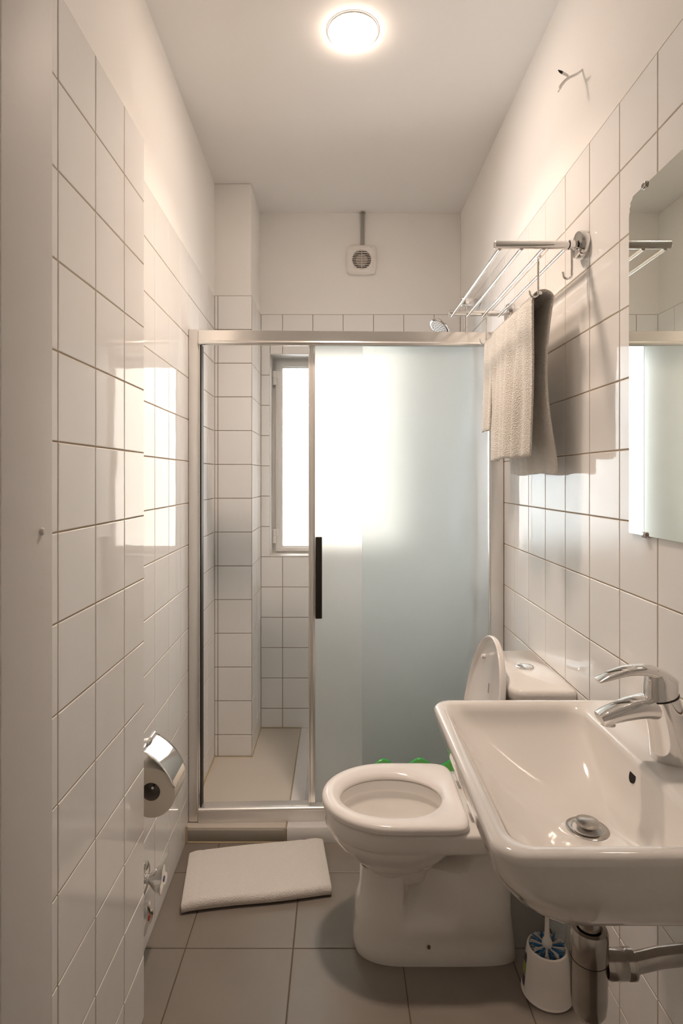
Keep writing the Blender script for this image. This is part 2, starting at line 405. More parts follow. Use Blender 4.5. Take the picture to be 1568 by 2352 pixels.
MB().box(s0, s1, 0.0, 0.34, 0.36, 12.17, r=0.022, seg=4).build('wall_profile', M['alu'], en, local=True)
MB().box(s0 - .03, s0, 0.02, 0.12, ZB1 - .05, ZT0 + .1, r=0.01).build('glass_clip_profile', M['alu_b'], en, local=True)
mb = MB(); prof = [(0.02, 12.15), (0.36, 12.15), (0.36, 11.88), (0.08, 11.86), (0.04, 11.79), (0.0, 11.80), (-0.03, 11.825), (-0.035, 11.86), (-0.015, 11.89), (0.0, 11.90), (0.0, 12.14)]
mb.loft([[(.24, p[0], p[1]) for p in prof], [(s0 + .02, p[0], p[1]) for p in prof]])
mb.build('top_rail', M['alu_b'], en, local=True, angle=50)
mb = MB(); prof = [(0.34, 0.352), (0.34, 0.66), (0.10, 0.69), (0.03, 0.69), (-0.02, 0.675), (-0.04, 0.64), (-0.03, 0.61), (0.0, 0.595), (0.0, 0.58), (-0.03, 0.352)]
mb.loft([[(.24, p[0], p[1]) for p in prof], [(s0 + .02, p[0], p[1]) for p in prof]])
mb.build('bottom_rail', M['alu'], en, local=True, angle=50)
MB().box(4.175, s0 - .0, 0.07, 0.115, ZB1 - .03, ZT0 + .1, r=.006).build('fixed_panel', M['frost'], en, local=True)
sd = MB().box(3.02, 6.9, 0.215, 0.26, ZB1 - .04, ZT0 + .1, r=.006).build('sliding_panel', M['frost'], en, local=True)
mb = MB().box(2.87, 2.91, 0.19, 0.28, ZB1 - .04, ZT0 + .05, r=.012); mb.box(2.91, 3.03, 0.205, 0.27, ZB1 - .04, ZT0 + .05, r=.01); mb.box(2.965, 2.99, 0.19, 0.21, ZB1 - .04, ZT0 + .05, r=.005)
mb.build('edge_profile', M['alu'], sd, local=True)
mb = MB()
hz0, hz1 = 8.6 - 3.42, 8.6 - 1.43
mb.box(3.035, 3.20, 0.11, 0.155, hz0, hz1, r=.02, seg=3)
hd = mb.build('handle', M['dark_handle'], sd, local=True)
for z in (8.6 - 2.9, 8.6 - 1.95): MB().lathe([(0.04, 0.15), (0.04, 0.22)], (3.15, 0, z), 14, 'Y').build('mounting_stud', M['alu'], sd, local=True)

# ------------------------------------------------------------------ ceiling lamp
lp = empty('ceiling_lamp', (.29, 11.4, CEIL), 'round glowing warm white recessed lamp in the plain ceiling', 'ceiling lamp')
c = (.29, 11.4, 0)
MB().lathe([(0.50, CEIL - .001), (0.505, CEIL - .015), (0.49, CEIL - .03), (0.47, CEIL - .032), (0.465, CEIL - .02)], c, 48, cap=False).build('rim', M['plastic'], lp)
MB().lathe([(0.47, CEIL - .012), (0.468, CEIL - .05), (0.40, CEIL - .075), (0.2, CEIL - .082), (0.001, CEIL - .084)], c, 48).build('diffuser', M['lamp'], lp)

ld_ = bpy.data.lights.new('lamp_light', 'AREA'); ld_.shape = 'DISK'; ld_.size = 0.135; ld_.energy = 4.6; ld_.color = (1.0, 0.80, 0.655); ld_.spread = math.radians(115)
lo_ = bpy.data.objects.new('lamp_light', ld_); col.objects.link(lo_); lo_.parent = lp; lo_.location = (0, 0, -0.10 * T)

# ------------------------------------------------------------------ fan + conduit
fx, fz, fy = .775, 8.6 + 7.16, YB - .004
fan = empty('extractor_fan', (fx, fy, fz), 'square white extractor fan with round slatted grille, high on the back wall', 'extractor fan')
def sqring(h, y, b=0.06, n=12):
    out = []
    P = []
    for k in range(4):
        a0 = PI / 4 + k * PI / 2
        for j in range(n):
            t = j / n; a = a0 + t * PI / 2
            # bulged square
            c0 = Vector((math.cos(a0), math.sin(a0))) * math.sqrt(2); c1 = Vector((math.cos(a0 + PI / 2), math.sin(a0 + PI / 2))) * math.sqrt(2)
            p = c0.lerp(c1, t); nrm = Vector((math.cos(a0 + PI / 4), math.sin(a0 + PI / 4)))
            p = p + nrm * b * (1 - (2 * t - 1) ** 2)
            e = min(t, 1 - t); p *= (1 - 0.03 * max(0, 1 - e * 12))
            out.append(Vector((fx + p.x * h, y, fz + p.y * h)))
    return out
def circ(r, y, n=48):
    return [Vector((fx + r * math.cos(PI / 4 + 2 * PI * j / n), y, fz + r * math.sin(PI / 4 + 2 * PI * j / n))) for j in range(n)]
MB().loft([sqring(.455, fy), sqring(.455, fy - .12), sqring(.43, fy - .15), circ(.36, fy - .17), circ(.31, fy - .15), circ(.30, fy - .03)], True, False).build('housing', M['plastic'], fan)
MB().lathe([(0.302, -0.035), (0.001, -0.035)], (fx, fy, fz), 40, 'Y').build('opening', M['fan_dark'], fan)
MB().lathe([(0.19, -0.035), (0.19, -0.09), (0.16, -0.10), (0.001, -0.10)], (fx, fy, fz), 32, 'Y').build('hub', M['fan_hub'], fan)
mb = MB()
for k in range(-5, 6):
    z = k * 0.056; hw = math.sqrt(max(0, .305 ** 2 - z * z))
    if hw > .05: mb.box(fx - hw, fx + hw, fy - .155, fy - .12, fz + z - .008, fz + z + .008)
mb.box(fx - .008, fx + .008, fy - .16, fy - .12, fz - .3, fz + .3)
for k in range(-6, 7):   # shallow outer ribs
    z = k * 0.056
    hw0 = math.sqrt(max(0, .31 ** 2 - z * z)); hw1 = math.sqrt(max(0.0, .40 ** 2 - z * z))
    if hw1 - hw0 > .02:
        mb.box(fx + hw0, fx + hw1, fy - .168, fy - .14, fz + z - .004, fz + z + .004); mb.box(fx - hw1, fx - hw0, fy - .168, fy - .14, fz + z - .004, fz + z + .004)
mb.build('grille', M['plastic'], fan)
mb = MB(); mb.sweep([(fx + .29 + .035 * math.cos(a * PI / 8), fy - .153, fz + .37 + .035 * math.sin(a * PI / 8)) for a in range(17)], .005, 6, up=(0, 1, 0))
mb.sweep([(fx + .20, fy - .152, fz + .35), (fx + .215, fy - .152, fz + .375), (fx + .23, fy - .152, fz + .35)], .004, 6, up=(0, 1, 0))
mb.build('maker_mark', M['conduit'], fan)
cd = empty('cable_conduit', (fx + .03, fy, fz + .48), 'thin grey cable conduit rising from the fan to the ceiling', 'conduit')
MB().lathe([(0.062, fz + .49), (0.062, CEIL - .01)], (fx + .03, fy - .07, 0), 20).build('tube', M['conduit'], cd)
MB().lathe([(0.10, CEIL - .005), (0.10, CEIL - .03), (0.06, CEIL - .05)], (fx + .03, fy - .10, 0), 20).build('ceiling_collar', M['chrome_worn'], cd)

# ------------------------------------------------------------------ shower rail set
sr = empty('shower_set', (3.64, 16.7, 8.6), 'chrome hand shower on a wall rail inside the shower', 'shower')
RX, RY = 3.64, 16.7
MB().lathe([(0.065, 8.6 + 1.1), (0.065, 8.6 + 5.05)], (RX, RY, 0), 20).build('rail', M['chrome'], sr)
for z in (8.6 + 5.02, 8.6 + 1.2):
    MB().box(RX - .14, XR - .004, RY - .12, RY + .12, z - .13, z + .13, r=.05, seg=3).build('wall_bracket', M['chrome'], sr)
mb = MB(); mb.box(RX - .2, RX + .12, RY - .15, RY + .15, 8.6 + 3.55, 8.6 + 3.8, r=.05, seg=3); mb.build('slider', M['chrome'], sr)
hp = Vector((2.90, 16.62, 8.6 + 4.28)); hb = Vector((3.42, 16.62, 8.6 + 3.4))
mb = MB(); mb.sweep(catmull([hb, hb.lerp(hp, .5) + Vector((.03, 0, .05)), hp + Vector((.08, 0, .06))], 6), [(0.07 + .02 * (i / 12), 0.06) for i in range(13)], 14)
hs = mb.build('hand_shower', M['chrome'], sr)
# head disc tilted, facing down left towards the room
dn = Vector((-0.60, -0.26, -0.75)).normalized()
rot = Vector((0, 0, 1)).rotation_difference(dn).to_matrix()
def disc(prof, cpt, n=36):
    return [[cpt + rot @ Vector((r * math.cos(2 * PI * j / n), r * math.sin(2 * PI * j / n), h)) for j in range(n)] for r, h in prof]
hc = Vector((2.90, 16.60, 8.6 + 4.30))
MB().loft(disc([(0.05, -.10), (0.2, -.07), (0.30, -.02), (0.315, 0.02), (0.30, 0.045), (0.27, 0.05)], hc)).build('head', M['chrome'], hs)
MB().loft(disc([(0.27, 0.045), (0.265, 0.062), (0.001, 0.066)], hc)).build('spray_face', M['bristle'], hs)
mb = MB()
for rr, nn in ((0.05, 5), (0.12, 11), (0.19, 17), (0.24, 22)):
    for j in range(nn):
        cc = hc + rot @ Vector((rr * math.cos(2 * PI * j / nn), rr * math.sin(2 * PI * j / nn), .066))
        mb.loft(disc([(0.014, 0), (0.010, .012)], cc, 6))
nz = mb.build('nozzles', M['conduit'], hs); nz['kind'] = 'stuff'
mb = MB(); mb.sweep(catmull([hb, (3.45, 16.55, 8.6 + 2.2), (3.2, 16.4, 8.6 - .5), (3.05, 16.4, 8.6 - 3.0), (3.3, 16.5, 8.6 - 4.4), (3.55, 16.6, 8.6 - 3.75)], 10), 0.045, 10)
mb.build('hose', M['chrome'], sr)
mx_ = empty('mixer_tap', (3.6, 16.6, 5.15), 'chrome shower mixer tap on the wall behind the frosted panel', 'tap')
mb = MB().lathe([(0.12, -.5), (0.14, -.48), (0.14, .48), (0.12, .5)], (3.6, 16.6, 5.15), 24, 'Y'); mb.build('body', M['chrome_worn'], mx_)
for dy in (-.4, .4): MB().lathe([(0.10, 3.6), (0.10, 3.98), (0.22, 4.0), (0.22, XR - .004)], (0, 16.6 + dy, 5.15), 24, 'X').build('wall_union', M['chrome_worn'], mx_)
mb = MB().sweep([(3.6, 16.6, 5.25), (3.5, 16.5, 5.5), (3.2, 16.4, 5.55)], [(0.12, .1), (0.1, .06), (0.07, .04)], 14); mb.build('lever', M['chrome_worn'], mx_)

# ------------------------------------------------------------------ towel rack, hooks, towel
rk = empty('towel_rack', (XR, 11.5, 8.6 + 3.82), 'chrome wall mounted towel rack with four rods and two arms', 'towel rack')
H = 8.6 + 3.82
for ya, xe in ((9.57, 2.56), (13.55, 2.56)):
    am = MB().lathe([(0.055, xe), (0.066, xe + .012), (0.066, XR - .42 + .0), (0.066, XR - .30), (0.05, XR - .30), (0.05, XR - .12), (0.055, XR - .1)], (0, ya, H), 28, 'X').build('arm', M['chrome'], rk)
    MB().lathe([(0.06, XR - .14), (0.21, XR - .13), (0.225, XR - .10), (0.225, XR - .004)], (0, ya, H), 36, 'X').build('flange', M['chrome'], am)
for i, x in enumerate((2.65, 3.01, 3.37, 3.73)):
    MB().sweep([(x, 9.57, H - .06), (x, 13.55, H - .06)], 0.032, 12).build('rod', M['chrome'], rk)
MB().sweep([(3.43, 9.9, 8.6 + 3.14), (3.43, 13.45, 8.6 + 3.14)], 0.032, 12).build('towel_bar', M['chrome'], rk)
def hook(x, y, ztop, drop, name, side=-1):
    mb = MB(); r = 0.07
    pts = [(x, y, ztop), (x, y, ztop - drop * .5), (x, y, ztop - drop + r)]
    for k in range(1, 9):
        a = PI * k / 8; pts.append((x + side * r * (1 - math.cos(a)), y, ztop - drop + r - r * math.sin(a)))
    pts.append((x + side * 2.1 * r, y, ztop - drop + r + .04))
    mb.sweep(pts, 0.020, 10, up=(0, 1, 0)); return mb
def hookobj(x, y, zt, drop, lab, rr, ax='X'):
    h = empty('hanging_hook', (x, y, zt), lab, 'hook', 'hooks hanging from the towel rack')
    hook(x, y, zt - rr * .8, drop, '').build('j_hook', M['chrome'], h)
    if ax == 'X': mb = MB().lathe([(rr, x - .045), (rr + .014, x - .045), (rr + .014, x + .045), (rr, x + .045)], (0, y, zt), 24, 'X', cap=False)
    else: mb = MB().lathe([(rr, y - .03), (rr + .014, y - .03), (rr + .014, y + .03), (rr, y + .03)], (x, 0, zt), 20, 'Y', cap=False)
    mb.build('sleeve', M['chrome'], h)
    return h
hookobj(3.83, 9.57, H, .50, 'empty chrome hook on the near arm of the towel rack, beside the wall flange', 0.067)
hookobj(3.40, 9.92, H - .06, .66, 'chrome hook on a rack rod, going into the near end of the hanging towel', 0.034, 'Y')
hookobj(3.40, 13.38, H - .06, .66, 'chrome hook at the far arm of the towel rack, above the towel end', 0.034, 'Y')

def towel_sheet(mb, ya, yb, zl, zr, ny=80, ph=0.0, amp=0.10, xo=0.0, back=True):
    """draped over the bar: left (room) flap down to zl, right (wall) flap down to zr"""
    ztop = 8.6 + 3.21; rows = []
    for j in range(ny + 1):
        y = ya + (yb - ya) * j / ny; row = []
        fold = lambda d: amp * d * (math.sin(y * 5.3 + ph) * .55 + math.sin(y * 8.7 + 1.3 + ph) * .45 + .35 * math.sin(y * 17 + .8 * d * 3))
        NL = 26
        for k in range(NL + 1):          # left flap from bottom up
            z = zl + (ztop - .17 - zl) * k / NL; dpt = (ztop - z) / (ztop - zl)
            x = 3.325 - .07 * dpt + fold(min(1, dpt * 1.6)) + xo
            yy = y + (.10 * dpt) * (1 - j / ny) + 0.0 * dpt
            row.append((x, yy, z + .02 * math.sin(y * 4)))
        for k in range(1, 12):            # over the top
            a = PI - PI * k / 12
            row.append((3.505 + xo + .18 * math.cos(a) , y, ztop - .17 + .17 * math.sin(a)))
        for k in range(NL + 1):           # right flap downwards
            z = (ztop - .17) + (zr - (ztop - .17)) * k / NL; dpt = (ztop - z) / (ztop - zr)
            x = 3.685 - .13 * math.sin(PI * min(1, dpt * 1.08)) * 1.0 + fold(dpt) * .55 - xo * .3
            row.append((x, y + .05 * math.sin(dpt * 4), z + .02 * math.sin(y * 3.1)))
        rows.append(row)
    mb.loft(rows, False, False, closed=False)
mb = MB()
towel_sheet(mb, 9.95, 12.5, 8.6 + .36, 8.6 + .06)
towel_sheet(mb, 12.38, 13.3, 8.6 + 1.02, 8.6 + .5, ny=36, ph=2.0, amp=.05, xo=.035)
tw = mb.build('hanging_towel', M['towel'], angle=180)
md = tw.modifiers.new('thick', 'SOLIDIFY'); md.thickness = 0.007; md.offset = 0
md = tw.modifiers.new('sub', 'SUBSURF'); md.levels = 1; md.render_levels = 1
tag(tw, 'cream terry towel draped under the chrome rack on the right wall', 'towel')

# ------------------------------------------------------------------ cable stub
cs = empty('cable_stub', (XR, 9.67, 8.6 + 6.73), 'short painted cable stub with a black tip sticking out of the right wall plaster', 'cable')
z = 8.6 + 6.70
mb = MB(); pts = catmull([(XR - .0, 9.67, z + .06), (XR - .10, 9.66, z - .02), (XR - .25, 9.65, z - .10), (XR - .36, 9.64, z - .22), (XR - .40, 9.64, z - .31)], 5)
mb.sweep(pts, [(0.022 + .012 * i / 20, 0.016 + .018 * i / 20 if i < 18 else .012) for i in range(21)], 10)
mb.build('sheath', M['plaster'], cs)
MB().sweep([(XR - .25, 9.63, z - .07), (XR - .32, 9.6, z - .055), (XR - .37, 9.58, z - .05)], [.02, .022, .022], 8).build('core_wire', M['white_paint'], cs)
MB().sweep([(XR - .365, 9.58, z - .05), (XR - .405, 9.57, z - .035), (XR - .44, 9.56, z - .02)], [.022, .018, .006], 8).build('tape_tip', M['black'], cs)

# ------------------------------------------------------------------ mirror
mi_ = empty('wall_mirror', (XR, 6.0, 8.6 - .753), 'frameless mirror with a chipped top corner, above the washbasin', 'mirror')
z0, z1 = 8.6 - .753, 8.6 + 3.83; yA, yB = 3.9, 8.05
# chipped outline in the YZ plane
out = [(yA, z0), (yB - .01, z0), (yB, z0 + .03)]
for k in range(14):
    zz = z0 + .05 + (z1 - .3 - z0) * k / 13
    out.append((yB + random.uniform(-.012, .0), zz))
out += [(yB - .01, z1 - .20), (yB - .03, z1 - .17), (yB - .02, z1 - .13), (yB - .05, z1 - .10), (yB - .04, z1 - .06), (yB - .09, z1 - .035), (yB - .11, z1 - .0), (yA, z1)]
XM = XR - .035
mb = MB(); A = [(XM, y, z) for y, z in out]; B = [(XM + .03, y, z) for y, z in out]
mb.loft([A, B], False, True, mi=1); n = len(A); mb.add(A, [list(range(n))], 0)
mb.build('glass', [M['mirror'], M['mirror_edge']], mi_, smooth=False)
def mclip(y, z, s):
    mb = MB(); mb.box(XM - .03, XR - .002, y - .055, y + .055, z - .05 if s > 0 else z - .03, z + .03 if s > 0 else z + .05, r=.02, seg=3)
    mb.build('clip', M['chrome_worn'], mi_)
mclip(7.62, z1, 1); mclip(7.62, z0, -1); mclip(4.6, z1, 1); mclip(4.6, z0, -1)

# ------------------------------------------------------------------ washbasin
SZ = 5.52
sk = empty('washbasin', (2.7, 6.4, SZ), 'large white ceramic washbasin on the right wall under the mirror', 'washbasin')
X1 = XR - .004
def R(x0, x1, y0, y1, r, z, rb=None):
    return rrect(x0, x1, y0, y1, r if rb is None else (r, rb, rb, r), z, 12)
outer = [R(2.15, X1, 5.75, 7.1, .35, 4.47, .02), R(1.85, X1, 5.38, 7.45, .45, 4.495, .02), R(1.66, X1, 5.20, 7.65, .5, 4.63, .02), R(1.52, X1, 5.02, 7.85, .5, 4.85, .02), R(1.40, X1, 4.87, 8.02, .42, 5.08, .02),
         R(1.325, X1, 4.79, 8.12, .32, 5.32, .02), R(1.30, X1, 4.75, 8.15, .27, 5.44, .02)]
rings = lerp_rings(outer, 5)
lip = [R(1.30, X1, 4.75, 8.15, .27, 5.44, .02), R(1.305, X1, 4.755, 8.145, .265, 5.485, .02), R(1.33, X1 - .01, 4.78, 8.12, .25, 5.512, .02), R(1.375, X1 - .02, 4.83, 8.08, .24, SZ, .03),
       R(1.42, 3.34, 4.90, 8.02, .25, 5.510, .22), R(1.46, 3.295, 4.94, 7.98, .25, 5.485, .22), R(1.50, 3.275, 4.98, 7.94, .26, 5.44, .24)]
rings += lip[1:]
inner = [lip[-1], R(1.62, 3.25, 5.12, 7.80, .36, 5.25, .30), R(1.85, 3.20, 5.30, 7.45, .45, 5.02, .36), R(2.12, 3.10, 5.55, 7.10, .45, 4.85, .40), R(2.40, 3.01, 6.10, 6.76, .28, 4.765, .28)]
rings += lerp_rings(inner, 7)[1:]
dc = Vector((2.74, 6.42, 4.745)); last = rings[-1]
circ_r = []
for p in last:
    d = (p - Vector((2.70, 6.42, p.z))); d.z = 0; d.normalize(); circ_r.append(dc + d * .222)
rings.append(circ_r)
mb = MB(); mb.loft(rings, True, True)
mb.build('basin', M['ceramic'], sk, angle=60)
dr = MB().lathe([(0.225, -.012), (0.225, .006), (0.205, .014), (0.165, .010), (0.15, -.006)], dc, 40).build('drain_ring', M['chrome_worn'], sk)
MB().lathe([(0.150, -.004), (0.001, -.004)], dc, 40).build('drain_hole', M['dark'], dr)
MB().lathe([(0.06, 0), (0.07, .05), (0.12, .052), (0.132, .065), (0.125, .085), (0.09, .095), (0.001, .098)], dc, 40).build('plug', M['chrome_worn'], dr)
# overflow: dark slot with ceramic ring on the wall-side slope
on = Vector((-1, 0, .28)).normalized(); oc = Vector((3.262, 6.46, 5.30)); r2 = Vector((0, 0, 1)).rotation_difference(on).to_matrix()
mb = MB()
mb.loft([[oc + r2 @ Vector((a_ * math.cos(2 * PI * j / 28), b_ * math.sin(2 * PI * j / 28), h)) for j in range(28)] for a_, b_, h in ((.075, .065, -.03), (.075, .065, .008), (.001, .001, .008))])
mb.build('overflow_hole', M['dark'], sk)
# bottle trap
tp = empty('bottle_trap', (2.66, 6.2, 2.75), 'worn chrome bottle trap under the washbasin with its outlet to the wall', 'bottle trap')
tx, ty = 2.665, 6.2
MB().lathe([(0.118, 4.48), (0.118, 3.72)], (tx, ty, 0), 32).build('inlet_pipe', M['chrome_worn'], tp)
cup = MB().lathe([(0.06, 2.87), (0.13, 2.90), (0.17, 2.97), (0.185, 3.09), (0.19, 3.52), (0.192, 3.525), (0.192, 3.80), (0.18, 3.83), (0.135, 3.835), (0.135, 3.77), (0.12, 3.77)], (tx, ty, 0), 40).build('cup', M['chrome_worn'], tp)
MB().lathe([(0.1925, 3.518), (0.1945, 3.522), (0.1925, 3.526)], (tx, ty, 0), 40, cap=False).build('seam', M['dark'], cup)
pz = 3.44
MB().lathe([(0.13, tx + .16), (0.145, tx + .20), (0.145, tx + .36), (0.14, tx + .37), (0.14, tx + .38), (0.148, tx + .39), (0.148, tx + .46), (0.13, tx + .47)], (0, ty, pz), 32, 'X').build('outlet_nut', M['chrome_worn'], tp)
MB().sweep([(tx + .44, ty, pz), (3.4, ty, pz + .07), (XR - .03, ty, pz + .14)], 0.10, 28).build('outlet_pipe', M['chrome_worn'], tp)
MB().lathe([(0.11, XR - .06), (0.24, XR - .05), (0.25, XR - .004)], (0, ty, pz + .14), 32, 'X').build('wall_rosette', M['chrome_worn'], tp)

# ------------------------------------------------------------------ basin tap
tpx, tpy = 3.68, 6.45
fc = empty('basin_tap', (tpx, tpy, SZ), 'chrome single lever tap standing on the washbasin ledge', 'tap')
def oring(cx, cy, cz, ax_, ay_, tiltx=0.0, n=40):
    return [Vector((cx + ax_ * math.cos(2 * PI * j / n), cy + ay_ * math.sin(2 * PI * j / n), cz + tiltx * math.cos(2 * PI * j / n))) for j in range(n)]
keys = [oring(3.70, tpy, SZ + .0, .235, .225), oring(3.695, tpy, SZ + .02, .235, .225), oring(3.655, tpy, SZ + .28, .215, .20, .01), oring(3.60, tpy, SZ + .50, .20, .185, -.0), oring(3.56, tpy, SZ + .66, .19, .178, .04)]
mb = MB(); mb.loft(lerp_rings(keys, 6), True, True); bd = mb.build('body', M['chrome'], fc, angle=50)
# spout
sp = catmull([(3.56, tpy, SZ + .56), (3.36, tpy, SZ + .56), (3.15, tpy, SZ + .515), (2.97, tpy, SZ + .455), (2.88, tpy, SZ + .42)], 6)
rs = [(.165 - .055 * (i / 24), .135 - .075 * (i / 24)) for i in range(25)]; rs[-1] = (.095, .045)
MB().sweep(sp, rs, 32, sq=3.0).build('spout', M['chrome'], bd)
MB().lathe([(0.075, -.03), (0.075, .03), (0.06, .035), (0.001, .03)], (2.985, tpy, SZ + .385), 24).build('aerator', M['chrome_worn'], bd)
# cap / lever
keys = [oring(3.557, tpy, SZ + .675, .183, .172, .04), oring(3.56, tpy, SZ + .71, .181, .170, .035), oring(3.565, tpy, SZ + .79, .18, .160, .0), oring(3.57, tpy, SZ + .87, .165, .145, -.03), oring(3.545, tpy, SZ + .935, .10, .10, -.03)]
lv = MB().loft(lerp_rings(keys, 6), True, True).build('cap', M['chrome'], fc, angle=50)
MB().loft([oring(3.558, tpy, SZ + .658, .189, .178, .04), oring(3.558, tpy, SZ + .676, .189, .178, .04)]).build('seam_ring', M['black'], bd)
lp_ = catmull([(3.69, tpy, SZ + .80), (3.58, tpy, SZ + .89), (3.42, tpy, SZ + .955), (3.22, tpy, SZ + .955), (3.04, tpy, SZ + .91), (2.86, tpy, SZ + .845)], 6)
n_ = len(lp_); rs = []
for i in range(n_):
    t = i / (n_ - 1); rs.append((.12 - .03 * t if t > .1 else .09 + .3 * t, (.08 - .05 * t) if t < .9 else .03 - .015 * ((t - .9) / .1)))
MB().sweep(lp_, rs, 24, sq=2.4).build('lever', M['chrome'], lv)
pr_ = MB().sweep([(3.93, 6.62, SZ), (3.93, 6.62, SZ + .33)], 0.018, 10).build('pop_up_rod', M['chrome'], fc)
MB().lathe([(0.02, SZ + .30), (0.05, SZ + .32), (0.06, SZ + .37), (0.045, SZ + .41), (0.001, SZ + .425)], (3.93, 6.62, 0), 20).build('knob', M['chrome'], pr_)

# ------------------------------------------------------------------ toilet
TY = 10.93
to = empty('toilet', (1.6, TY, 0), 'white close-coupled toilet with raised lid, projecting from the right wall', 'toilet')
def dring(cx, af, ab, b, z, nb=5.0, n=96, nf=2.0):
    out = []
    for j in range(n):
        a = 2 * PI * j / n; c_, s_ = math.cos(a), math.sin(a)
        if c_ < 0: e = 2 / nf; x = -af * abs(c_) ** e; y = b * math.copysign(abs(s_) ** e, s_)
        else: e = 2 / nb; x = ab * c_ ** e; y = b * math.copysign(abs(s_) ** e, s_)
        out.append(Vector((cx + x, TY + y, z)))
    return out
# seat
S0 = dring(1.0, 1.30, 1.27, 1.14, 2.585, 9); 
holeo = lambda z, k=1.0: dring(0.98, .93 * k, .95 * k, .72 * k, z, 2.0)
def mixr(A, B, t, z): return [Vector((a.x + (b.x - a.x) * t, a.y + (b.y - a.y) * t, z)) for a, b in zip(A, B)]
hin = holeo(0)
seatr = [mixr(S0, hin, t, z) for t, z in ((0.03, 2.59), (0.0, 2.61), (0.0, 2.665), (0.03, 2.70), (0.12, 2.73), (.35, 2.745), (.6, 2.735), (.82, 2.70), (.94, 2.66), (1.0, 2.615), (.97, 2.58))]
mb = MB(); mb.loft(lerp_rings(seatr, 3), False, False); mb.loft([seatr[0], seatr[-1]], False, False)
st_ = mb.build('seat', M['seat'], to, angle=60)
# bowl
bk = [dring(1.05, .55, .75, .46, 1.30, 2), dring(1.05, .66, .80, .52, 1.50, 2), dring(1.05, .80, .90, .68, 1.66, 2.1), dring(1.05, 1.02, 1.05, .88, 1.86, 2.2), dring(1.05, 1.19, 1.25, 1.01, 2.08, 2.5), dring(1.03, 1.22, 1.4, 1.04, 2.20, 3)]
rr_ = lerp_rings(bk, 5) + [dring(1.0, 1.235, 2.98, 1.055, 2.235, 14), dring(1.0, 1.25, 3.0, 1.075, 2.27, 14), dring(1.0, 1.265, 3.02, 1.09, 2.36, 14), dring(1.0, 1.27, 3.02, 1.10, 2.50, 14), dring(1.0, 1.265, 3.02, 1.095, 2.545, 14), dring(1.0, 1.24, 3.0, 1.07, 2.57, 14)]
inn = [rr_[-1], dring(0.98, 1.02, 1.05, .80, 2.575, 2), dring(.98, .96, .99, .74, 2.55, 2), dring(.98, .94, .97, .725, 2.36, 2), dring(.98, .98, 1.0, .76, 2.30, 2), dring(1.0, .80, .80, .60, 1.95, 2), dring(1.05, .55, .55, .40, 1.72, 2), dring(1.1, .33, .33, .25, 1.64, 2)]
rr_ += inn[1:3] + lerp_rings(inn[2:], 4)[1:]
mb = MB(); mb.loft(rr_, True, True)
# pedestal with moulded trapway
NR, NZ = 120, 34; rings = []
def interp(tab, z):
    for (a, va), (b, vb) in zip(tab, tab[1:]):
        if z <= b: t = (z - a) / (b - a); t = t * t * (3 - 2 * t); return va + (vb - va) * t
    return tab[-1][1]
def sstep(a, b, x): t = max(0, min(1, (x - a) / (b - a))); return t * t * (3 - 2 * t)
for i in range(NZ + 1):
    z = 2.26 * (i / NZ)
    xf = interp([(0, .29), (.08, .27), (.6, .31), (1.2, .40), (1.7, .42), (2.3, .40)], z); xb = interp([(0, 3.22), (.15, 3.20), (1.0, 3.12), (2.3, 3.05)], z)
    b = interp([(0, .66), (.08, .665), (.5, .62), (1.2, .53), (1.7, .50), (2.3, .50)], z)
    cx = (xf + 1.0); ring = []
    for j in range(NR):
        a = 2 * PI * j / NR; c_, s_ = math.cos(a), math.sin(a)
        if c_ < 0: x = cx - (cx - xf) * abs(c_) ** .8; yy = math.copysign(abs(s_) ** .72, s_)
        else: x = cx + (xb - cx) * c_ ** .35; yy = math.copysign(abs(s_) ** .30, s_)
        # trapway edge curve xg(z) and groove depth
        xg = interp([(0, 1.55), (.9, 1.62), (1.3, 1.74), (1.6, 1.95), (1.85, 2.28), (2.3, 2.9)], z)
        x0g = 1.17
        w = b
        gd = sstep(x0g - .02, x0g + .12, x) * (1 - sstep(xg - .14, xg + .10, x)) * sstep(.55, 1.0, z)
        w = b * (1 - .62 * gd)
        tb = sstep(xg - .05, xg + .18, x) * sstep(.25, 1.2, z)
        w += .17 * tb * (1 - .3 * sstep(1.7, 2.3, z))
        ring.append(Vector((x, TY + yy * w, min(z, 1.5 + .76 * sstep(1.7, 2.25, x)))))
    rings.append(ring)
mb.loft(rings)
mb.build('bowl', M['ceramic'], to, angle=45)
for s_ in (-1,):
    MB().lathe([(0.001, -.02), (0.026, -.015), (0.03, .02)], (1.60, TY + s_ * .655, .34), 16, 'Y').build('screw_hole', M['rust'], to)
# lid (built flat in seat coords, turned up about the hinge)
hx, hz = 2.43, 2.78; la = math.radians(80)
def up(p):   # rotate about hinge: tip (-x) goes up
    dx, dz = -(p.x - hx), p.z - hz
    return Vector((hx - (dx * math.cos(la) + dz * -math.sin(la)) * 1 + 2 * 0, p.y, hz + dx * math.sin(la) + dz * math.cos(la)))
def up(p):
    d = hx - p.x; h = p.z            # d along the lid, h = lid thickness direction (inner side negative)
    ux, uz = math.cos(la), math.sin(la)   # lid leans back: direction of length
    return Vector((hx + d * ux + h * math.sin(la), p.y, hz + d * uz - h * math.cos(la)))
def lring(k, h, n=96):
    r = dring(1.0, 1.45, 1.38, 1.13, 0, 7)
    c_ = Vector((1.05, TY, 0))
    return [up(Vector((c_.x + (p.x - c_.x) * (1 - k / 1.3), c_.y + (p.y - c_.y) * (1 - k / 1.13), h))) for p in r]
mb = MB(); mb.loft(lerp_rings([lring(.08, .02), lring(.035, -.03), lring(.02, -.055), lring(.0, -.04), lring(.0, .02), lring(.03, .065), lring(.12, .085), lring(.5, .10)], 3), True, True)
ld = mb.build('lid', M['seat'], to, angle=60)
